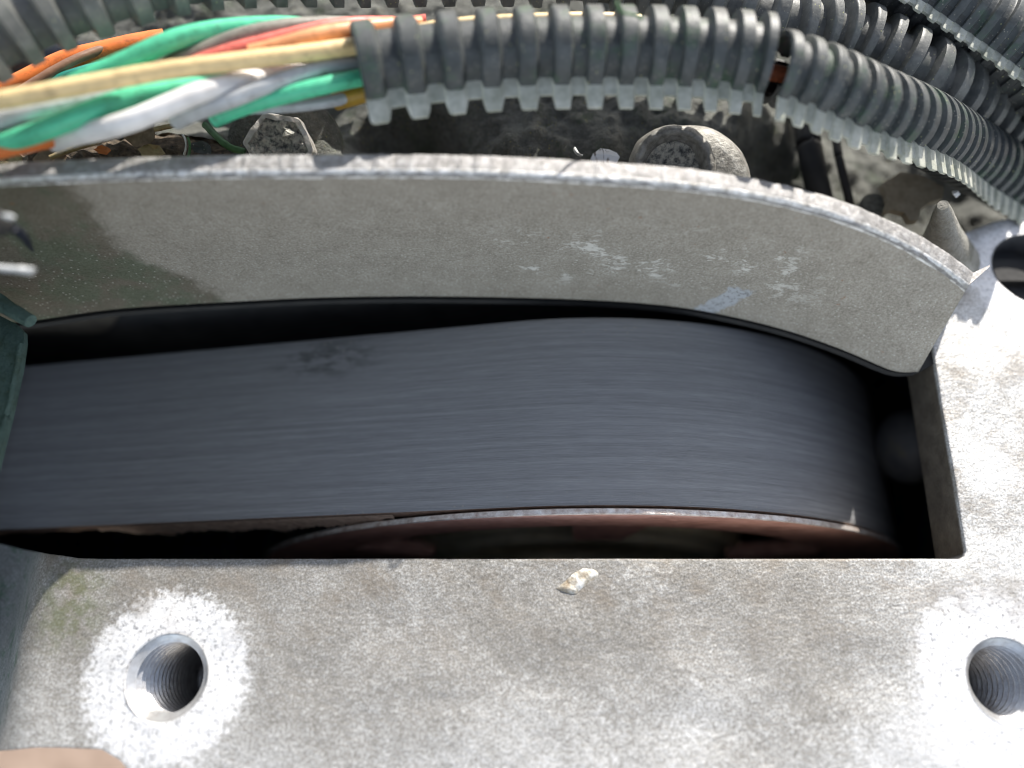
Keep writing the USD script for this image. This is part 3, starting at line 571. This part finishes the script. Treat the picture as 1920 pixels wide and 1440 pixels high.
def bolt_right():
    c = P(1262, 316, z=250); ax_ = np.array([-0.10, -0.56, 0.8]); ax_ /= np.linalg.norm(ax_)
    t = thing('flange_bolt', 'round dished bolt head on a broad dome, right of centre behind the guard', 'bolt', c - ax_ * 90)
    R = trimesh.geometry.align_vectors([0, 0, 1], ax_)
    def put(msh, o=(0, 0, 0)): msh = tri(msh); msh.apply_translation(o); msh.apply_transform(R); msh.apply_translation(c); return msh
    def rough(msh, s, a, f=0.05): msh.vertices = msh.vertices + (np.stack([meshkit.fbm(msh.vertices * f, 3, s + i) for i in range(3)], 1) - 0.5) * a; return msh
    cup = rough(revolve([(0.1, -30), (30, -29), (48, -25), (56, -12), (61, 0), (68, 3), (74, 0), (79, -10), (82, -60)], 72), 3, 5)
    obj('head', put(cup), M['boltm'], t, 60)
    gx, gy = np.meshgrid(np.linspace(-50, 50, 50), np.linspace(-50, 50, 50), indexing='ij'); rr = np.hypot(gx, gy); k = np.minimum(1, 50 / np.maximum(rr, 1))
    gz = -22 + (meshkit.fbm(np.stack([gx * 0.06, gy * 0.06, 0 * gx], -1), 5, 8) - 0.5) * 14
    fc = grid_faces(50, 50); cm = trimesh.Trimesh(np.stack([gx * k, gy * k, gz], -1).reshape(-1, 3), np.vstack([fc[:, [0, 1, 2]], fc[:, [0, 2, 3]]]), process=False)
    obj('crust', put(cm), M['crust'], t, 40)
    dc = P(1291, 360, z=195)
    dome = rough(revolve([(0.1, 0), (60, -1), (98, -8), (118, -22), (126, -40), (127, -110)], 72), 9, 5, 0.03); dome.apply_transform(R); dome.apply_translation(dc)
    obj('dome', dome, M['boltm'], t, 60)
bolt_left(); bolt_right()

# scalloped tan tab, black hoses at the right
tc = P(1722, 372, z=40)
star = Polygon([xy(*q, z=70) for q in ((1652, 345), (1690, 322), (1730, 330), (1770, 350), (1768, 372), (1745, 378), (1726, 392), (1722, 412), (1706, 414), (1696, 398), (1672, 392), (1658, 398), (1664, 378), (1660, 360))]).buffer(-3).buffer(3, 4)
st = thing('scalloped_tab', 'tan scalloped sheet metal tab lying under the right conduit', 'metal tab', (*star.centroid.coords[0], 50))
obj('tab_plate', m3.Manifold.extrude(cross(star), 16).translate((0, 0, 54)), M['tab'], st, False)
obj('tab_boss', revolve([(0.1, 56), (26, 56), (30, 50), (30, -60)], 32, (*xy(1640, 385, z=50), 0)), M['head'], st, 40)
for pts, r, lab in (([(1505, 175, 40), (1512, 240, 70), (1522, 300, 70), (1540, 380, 20)], 26, 'thick black rubber hose running down behind the guard rim, right of the domed bolt'),
                    ([(1570, 240, 60), (1574, 300, 70), (1585, 345, 60), (1596, 400, 10)], 9, 'thin black cable beside the thick black hose behind the guard')):
    h = obj('rubber_hose' if r > 20 else 'black_cable', tube([P(a, b, z=c) for a, b, c in pts], r, 16, 40), M['black'], None, 60); tag(h, lab, 'hose' if r > 20 else 'cable')

# ------------------------------------------------------------------ corrugated conduits (split looms)
def corrugated(path, r0, amp, pitch, loopfn, per=16, duty=0.15, sharp=3.6, phase=0.0):
    """Sweep a closed cross-section; loopfn(r, w) -> (up, side) pairs in the plane across the path. pitch: one or (start, end)."""
    c0, s0 = spline(path, 1200); L = s0[-1]
    p0, p1 = (pitch, pitch) if np.ndim(pitch) == 0 else pitch
    ph = np.cumsum(np.r_[0, np.diff(s0) / np.interp(s0[1:], [0, L], [p0, p1])]) + phase
    n = int((ph[-1] - ph[0]) * per) + 1
    k = np.interp(np.linspace(ph[0], ph[-1], n), ph, np.arange(len(ph)))
    c = np.stack([np.interp(k, np.arange(len(ph)), c0[:, i]) for i in range(3)], 1)
    t, nn, b = frames(c); pp = np.linspace(ph[0], ph[-1], n)
    w = np.clip(0.5 + duty + sharp * 0.5 * np.sin(2 * math.pi * pp), 0, 1)
    w = w * w * (3 - 2 * w)
    rs = r0 if np.ndim(r0) == 0 else np.interp(np.linspace(0, 1, n), np.linspace(0, 1, len(r0)), r0)
    rs = np.full(n, rs) if np.ndim(rs) == 0 else rs
    secs = [np.array(loopfn(rs[i] + amp * w[i], w[i])) for i in range(n)]; kk = len(secs[0])
    v = np.stack([c[i] + secs[i][:, :1] * nn[i] + secs[i][:, 1:] * b[i] for i in range(n)])
    f = grid_faces(n, kk, True); v = np.vstack([v.reshape(-1, 3), v[0].mean(0)[None], v[-1].mean(0)[None]]); N = n * kk
    tr_ = np.vstack([f[:, [0, 1, 2]], f[:, [0, 2, 3]]])
    # end faces of the wall: strips between the outer and inner line
    h = kk // 2; j = np.arange(h - 1)
    for o, flip in ((0, False), ((n - 1) * kk, True)):
        a_, b_, c_, d_ = o + j, o + j + 1, o + kk - 1 - j, o + kk - 2 - j
        e = np.vstack([np.stack([a_, c_, b_], 1), np.stack([b_, c_, d_], 1)]); tr_ = np.vstack([tr_, e[:, ::-1] if flip else e])
    q = trimesh.Trimesh(v, tr_, process=False)
    if q.volume < 0: q.invert()
    return q
def shell_loop(a0, a1, th=7.0, n=34):
    a = np.radians(np.linspace(a0, a1, n))
    def fn(r, w):
        o = np.stack([np.cos(a) * r, np.sin(a) * r], 1); i = np.stack([np.cos(a) * (r - th), np.sin(a) * (r - th)], 1)
        return np.vstack([o, i[::-1]])
    return fn
def lip_loop(a1, psi, length, wl, th=6.0, n=5):
    """a flat lip that leaves the shell at angle a1 and runs in direction psi, longer on the ridges"""
    a, p = math.radians(a1), math.radians(psi); d = np.array([math.cos(p), math.sin(p)]); q = np.array([-d[1], d[0]])
    def fn(r, w):
        o = np.array([math.cos(a), math.sin(a)]) * (r + 0.6); t = np.linspace(-0.1, 1, n)[:, None] * (length + wl * w)
        top_ = o + t * d; return np.vstack([top_, (top_ + q * th)[::-1]])
    return fn

# upper conduit, from the left edge over the wires to the right
up_px = [(-120, 161, 480), (0, 81, 474), (100, 36, 468), (200, 1, 463), (300, -24, 445), (450, -39, 400), (650, -42, 340), (900, -45, 325), (1150, -32, 310), (1300, -5, 300), (1450, 42, 290), (1560, 66, 259), (1640, 98, 237), (1720, 140, 215), (1800, 190, 145), (1900, 250, 58), (1990, 330, -20)]
up_path = [P(a, b, z=c) for a, b, c in up_px]
cu = thing('corrugated_conduit', 'pale corrugated split conduit along the top edge, farthest from the guard and behind the wires', 'conduit', up_path[8])
obj('ribbed_shell', corrugated(up_path, 54, 24, (66, 42), shell_loop(-150, 92, 9), duty=-0.12, sharp=3.6), M['loomp'], cu, 40)
# middle conduit
mid_px = [(672, 128, 436), (760, 116, 432), (860, 106, 428), (960, 100, 424), (1060, 97, 420), (1160, 97, 416), (1260, 99, 412), (1350, 104, 408), (1432, 112, 405)]
mid_path = [P(a, b, z=c) for a, b, c in mid_px]
cm_ = thing('corrugated_conduit', 'dark middle conduit with a wavy pale lower edge, its cut end showing coloured wires', 'conduit', mid_path[4])
rr_ = [54, 55, 56, 57]
obj('ribbed_shell', corrugated(mid_path, rr_, 17, (72, 43), shell_loop(-165, 90, 8), sharp=4.5, duty=0.15), M['loom'], cm_, 40)
obj('split_edge', corrugated(mid_path, rr_, 17, (72, 43), lip_loop(90, 110, 29, 9), sharp=4.5, duty=0.15), M['lip'], cm_, 40)
# right conduit
rt_px = [(1450, 134, 405), (1520, 155, 387), (1600, 190, 350), (1700, 232, 270), (1800, 286, 115), (1900, 343, 0), (1990, 402, -100), (2060, 460, -180)]
rt_path = [P(a, b, z=c) for a, b, c in rt_px]
rr_ = [56, 62, 66, 66]
cr_ = thing('corrugated_conduit', 'close-ribbed grey conduit sloping down behind the right end of the guard', 'conduit', rt_path[3])
obj('ribbed_shell', corrugated(rt_path, rr_, 12, (37, 33), shell_loop(-100, 80, 8), duty=0.22), M['loom'], cr_, 40)
obj('split_edge', corrugated(rt_path, rr_, 12, (37, 33), lip_loop(80, 110, 33, 4), duty=0.22), M['lip'], cr_, 40)
obj('under_shell', corrugated(rt_path, [48, 54, 58, 58], 8, (37, 33), shell_loop(72, 250, 7), phase=0.5), M['loomd'], cr_, 40)
# far conduit in the top right corner
fr_px = [(1560, -130, 330), (1660, -60, 300), (1745, -2, 270), (1830, 56, 240), (1920, 118, 210), (2020, 190, 180)]
fr_path = [P(a, b, z=c) for a, b, c in fr_px]
cf = thing('corrugated_conduit', 'blue-grey conduit in the far top right corner with a dashed bright line along it', 'conduit', fr_path[2])
obj('ribbed_shell', corrugated(fr_path, 84, 9, 34, shell_loop(-150, 62, 8)), M['loom'], cf, 40)
obj('split_edge', corrugated(fr_path, 84, 9, 34, lip_loop(62, 100, 18, 4)), M['lip'], cf, 40)
obj('under_shell', corrugated(fr_path, 76, 8, 34, shell_loop(50, 200, 7), phase=0.5), M['loomd'], cf, 40)

# ------------------------------------------------------------------ wires
def wire(pts, w, mat, label, cat='wire', name='electrical_wire', group=None, wob=0.0):
    p = [P(a, b, z=c - 108) for a, b, c in pts]
    r = w / 2 * np.mean([deep(q) for q in p]) / F
    o = obj(name, tube(p, r, 18, len(p) * 12, max(wob, 0.5), len(label)), mat, None, 60)
    return tag(o, label, cat, group)
wire([(-120, 207, 610), (0, 188, 608), (100, 170, 606), (200, 152, 602), (320, 131, 596), (430, 117, 588), (560, 101, 572), (668, 86, 552), (760, 72, 530)], 33, M['cream'], 'cream-yellow wire lying across the top of the other wires', wob=0.8)
wire([(60, 185, 545), (130, 158, 545), (200, 132, 555), (265, 102, 565), (330, 74, 565), (400, 58, 555), (480, 50, 540), (580, 52, 520), (660, 70, 500)], 37, M['green'], 'green wire rising above the cream wire to the upper conduit')
wire([(-100, 300, 530), (-20, 274, 540), (60, 252, 555), (130, 225, 565), (200, 197, 565), (265, 178, 555), (340, 166, 540), (430, 152, 520)], 37, M['green'], 'green wire sloping under the cream wire at the lower left')
wire([(400, 225, 500), (470, 196, 525), (540, 177, 540), (610, 160, 540), (675, 146, 525), (740, 132, 510)], 31, M['green'], 'short green wire entering the lower side of the middle conduit')
wire([(100, 268, 505), (170, 247, 545), (230, 232, 570), (300, 205, 578), (370, 175, 575), (430, 158, 560), (500, 146, 535), (580, 138, 515)], 38, M['white'], 'bright white wire crossing beside the lower green wire')
wire([(330, 228, 515), (390, 202, 545), (440, 184, 555), (500, 160, 555), (560, 140, 550), (630, 124, 535), (690, 118, 515)], 31, M['grey'], 'light grey wire between the white wire and the short green wire')
wire([(-80, 245, 560), (0, 224, 565), (60, 208, 565), (130, 192, 555), (200, 180, 540), (280, 168, 520)], 34, M['grey'], 'light grey wire at the left edge below the cream wire')
wire([(400, 208, 490), (470, 203, 500), (540, 200, 500), (610, 192, 495), (680, 176, 490)], 22, M['grey'], 'thin dull grey wire lowest under the short green wire')
wire([(300, 125, 520), (370, 100, 545), (440, 72, 550), (510, 55, 545), (600, 46, 525), (690, 48, 505)], 30, M['khaki'], 'khaki grey wire tucked behind the rising green wire')
wire([(-100, 209, 410), (0, 174, 415), (60, 147, 420), (120, 117, 420), (180, 101, 415), (240, 87, 405), (310, 75, 390)], 40, M['orange'], 'deep orange wire at the left under the upper conduit')
wire([(10, 185, 443), (60, 158, 445), (110, 128, 443), (160, 104, 433), (210, 88, 418)], 17, M['brown'], 'thin dull brown wire lying on the deep orange wire')
wire([(320, 140, 535), (370, 118, 550), (430, 97, 555), (500, 78, 550), (580, 58, 540), (650, 46, 525), (730, 44, 500), (800, 40, 490)], 27, M['red'], 'pinkish red wire behind the cream wire')
wire([(470, 100, 560), (540, 82, 565), (600, 66, 562), (670, 54, 545), (730, 48, 525), (790, 46, 508)], 30, M['peach'], 'peach orange wire just above the cream wire at the conduit end')
wire([(-90, 305, 545), (0, 282, 540), (40, 273, 535), (90, 263, 520), (150, 250, 500)], 30, M['orange'], 'short orange wire at the lower left corner of the bundle')
wire([(760, 62, 535), (830, 48, 530), (960, 38, 520), (1070, 34, 510), (1200, 38, 490)], 22, M['cream'], 'pale orange wire glimpsed along the top of the middle conduit')
wire([(1385, 126, 500), (1420, 130, 500), (1450, 136, 495), (1500, 148, 480)], 30, M['copper'], 'copper orange wire bridging the gap between the two conduits')
wire([(80, 170, 425), (140, 145, 430), (220, 125, 430), (300, 112, 425)], 30, M['teal'], 'dark teal wire deep between the orange and green wires')
wire([(630, 190, 480), (665, 180, 490), (700, 170, 490)], 34, M['tape'], 'mustard yellow tape stub under the mouth of the middle conduit', 'tape', 'tape_stub')
wire([(-60, 130, 365), (150, 110, 360), (320, 105, 355), (480, 95, 355), (640, 100, 355), (760, 105, 355)], 60, M['navy'], 'dark navy wire deepest in the bundle', wob=0)

# ------------------------------------------------------------------ litter, scraps and ends
pp = [P(*q, z=235)[:2] for q in ((-200, 318), (-200, 255), (0, 255), (200, 232), (330, 228), (420, 250), (450, 300), (440, 330))]
lt = m3.Manifold.extrude(cross(Polygon(pp)), 30).refine_to_length(14).to_mesh()
v = lt.vert_properties[:, :3].copy(); ex = Polygon(pp).exterior
dd = np.array([ex.distance(Point(*q[:2])) for q in v])
v[:, 2] = np.where(v[:, 2] > 1, 195 + np.clip(dd * 0.5, 0, 28) + (meshkit.fbm(v * 0.04, 4, 6) - 0.4) * 46, 150)
tag(obj('leaf_litter', (v, lt.tri_verts), M['litter'], None, 30, kind='stuff'), 'brown crumbs and soil trapped between the wires and the guard', 'litter')
def flat_leaf(px, py, z, w, h, rot, mat, label, cat, name, curl=6, seed=0):
    c = P(px, py, z=z); r = np.random.default_rng(seed)
    n = 12; a = np.linspace(0, 2 * math.pi, n, endpoint=False)
    ring = np.stack([np.cos(a) * w / 2 * (0.8 + 0.4 * r.random(n)), np.sin(a) * h / 2 * (0.8 + 0.4 * r.random(n))], 1)
    mid = ring * 0.5; pts = np.vstack([ring, mid, [[0, 0]]])
    z_ = np.r_[curl * (r.random(n) * 1.6 - 0.3), curl * 0.4 * r.random(n), 0]
    v = np.column_stack([pts, z_]); fs = []
    for i in range(n):
        j = (i + 1) % n; fs += [(i, j, n + i), (j, n + j, n + i), (n + i, n + j, 2 * n)]
    top_ = v.copy(); bot = v - (0, 0, 2.0); N = len(v)
    fs = fs + [(a_ + N, c_ + N, b_ + N) for a_, b_, c_ in fs] + [q for i in range(n) for q in ((i, i + N, (i + 1) % n), ((i + 1) % n, i + N, (i + 1) % n + N))]
    v = np.vstack([top_, bot]); k = math.radians(rot); R = np.array([[math.cos(k), -math.sin(k), 0], [math.sin(k), math.cos(k), 0], [0, 0, 1]])
    tl = trimesh.transformations.rotation_matrix(math.radians(25), (1, 0, 0))[:3, :3]
    v = v @ R.T @ tl.T + c
    return tag(obj(name, (v, np.array(fs)), mat, None, 30), label, cat)
flat_leaf(265, 252, 262, 60, 50, 10, M['leaf'], 'square tan leaf scrap touching the white wire', 'leaf', 'dead_leaf', 8, 1)
flat_leaf(95, 300, 250, 70, 40, 15, M['leaf'], 'broad brown leaf scrap at the left on the litter', 'leaf', 'dead_leaf', 8, 2)
flat_leaf(20, 305, 250, 60, 40, 40, M['twig'], 'yellowish leaf scrap at the left edge above the guard rim', 'leaf', 'dead_leaf', 10, 3)
flat_leaf(285, 285, 250, 46, 26, -10, M['twig'], 'pale tan leaf scrap beside the orange fragment', 'leaf', 'dead_leaf', 8, 4)
flat_leaf(192, 282, 255, 30, 15, -4, M['orangebit'], 'small orange fragment lying in the litter', 'fragment', 'orange_fragment', 4, 5)
flat_leaf(378, 278, 252, 40, 24, -15, M['loom'], 'small grey scrap near the green blade', 'scrap', 'grey_scrap', 5, 6)
flat_leaf(122, 268, 258, 24, 10, 60, M['pale'], 'tiny pale flake on the litter under the green wire', 'flake', 'pale_flake', 4, 7)
for pts, r, mt, lab, cat, nm in (([(95, 296, 262), (140, 278, 268), (185, 265, 270), (225, 252, 270)], 5, M['twig'], 'thin dry twig slanting across the litter', 'twig', 'dry_twig'),
        ([(290, 243, 272), (320, 236, 275), (355, 228, 275)], 4.5, M['twig'], 'short yellow straw to the right of the square leaf', 'straw', 'dry_straw'),
        ([(385, 235, 230), (405, 255, 240), (430, 275, 240), (460, 285, 235)], 7, M['greenleaf'], 'dark green blade curling beside the left bolt', 'grass blade', 'grass_blade'),
        ([(352, 296, 250), (356, 275, 262), (352, 258, 266)], 2.4, M['greenleaf'], 'thin upright green grass blade in the litter', 'grass blade', 'grass_blade'),
        ([(345, 290, 250), (349, 272, 262), (342, 252, 264)], 2.0, M['pale'], 'thin pale straw beside the thin upright grass blade', 'straw', 'dry_straw'),
        ([(-60, 498, None), (0, 503, None), (35, 506, None), (58, 508, None)], 5.5, M['grey'], 'thin grey strand with a white frayed tip in front of the guard at the left', 'strand', 'cut_strand'),):
    p = [P(a, b, z=c) if c is not None else P(a, b, y=560) for a, b, c in pts]
    if cat == 'strand':
        t = thing(nm, lab, cat, p[-1]); obj('strand_body', tube(p, r, 10, 30), mt, t, 60)
        tip = [P(38, 506, y=556), P(52, 507, y=555), P(60, 506, y=554), P(66, 504, y=553)]
        obj('frayed_tip', join([tube(tip, [5.5, 6.5, 5, 2], 8, 16, 2, 3), tube([P(50, 508, y=556), P(57, 512, y=555), P(60, 515, y=555)], [5, 4, 1], 8, 10)]), M['pale'], t, 40)
    else:
        tag(obj(nm, tube(p, r, 8, 30, r * 0.2, 3), mt, None, 60), lab, cat)
# black clip at the left edge of the guard
ck = thing('plastic_clip', 'black plastic clip with a tail in front of the guard at the left edge', 'clip', P(10, 430, y=630))
obj('clip_head', tube([P(-60, 405, y=630), P(-10, 418, y=630), P(8, 425, y=632)], [34, 26, 16], 12, 24, 3, 2), M['black'], ck, 50)
obj('tail', tube([P(8, 420, y=632), P(34, 434, y=640), P(50, 452, y=650), P(62, 470, y=662)], [9, 8, 6, 2], 8, 24), M['navy'], ck, 60)
obj('clip_highlight', tube([P(4, 404, y=615), P(16, 406, y=614), P(28, 408, y=614)], [2.5, 4.5, 2.5], 8, 14), M['grey'], ck, 60)  # highlight on the clip modelled as a grey sliver
# white scraps behind the rim
def sheet(pxs, z, mat, label, cat, name, bend_=8):
    pol = [P(a, b, z=z + bend_ * math.sin(i * 1.7)) for i, (a, b) in enumerate(pxs)]; c = np.mean(pol, 0); n = len(pol)
    top_ = np.vstack([pol, [c + (0, 0, bend_)]]); v = np.vstack([top_, top_ - (0, 0, 2.5)]); N = n + 1
    fs = [(i, (i + 1) % n, n) for i in range(n)]; fs += [(b + N, a + N, d + N) for a, b, d in fs] + [q for i in range(n) for q in ((i, i + N, (i + 1) % n), ((i + 1) % n, i + N, (i + 1) % n + N))]
    q = trimesh.Trimesh(v, fs, process=False); q.fix_normals(); return tag(obj(name, q, mat, None, 30), label, cat)
g_ = G(); x_, y_, z_ = g_.xyz()
st_ = g_.noise(1.0, 3, 0.6, stretch=(0.2, 0.04, 0.04), loc=(3, 0, 0))
scrap_m = g_.done('striped_scrap', g_.ramp(st_, [(0.38, (0.12, 0.10, 0.09)), (0.46, (0.8, 0.8, 0.8))]), rough=0.4)
sheet([(1106, 300), (1112, 288), (1126, 278), (1142, 280), (1156, 286), (1162, 294), (1152, 312), (1120, 316)], 285, scrap_m, 'striped white scrap stuck at the left foot of the domed bolt', 'scrap', 'white_scrap')
tag(obj('white_curl', tube([P(1078, 277, z=240), P(1080, 284, z=243), P(1086, 290, z=243), P(1092, 291, z=240)], [2, 4, 3, 1.5], 8, 20), M['pale'], None, 60), 'tiny white curl on the casting left of the striped scrap', 'curl')
sheet([(1786, 358), (1796, 357), (1801, 364), (1794, 370), (1788, 364)], 130, M['pale'], 'tiny white flake under the right conduit above the cast nub', 'flake', 'white_flake', 3)
tag(obj('dry_straw', tube([P(1156, 2, z=540), P(1163, 18, z=535), P(1180, 26, z=520), P(1205, 36, z=505)], 2.5, 8, 30), M['greenleaf'], None, 60), 'thin green straw lying over the middle conduit', 'straw')
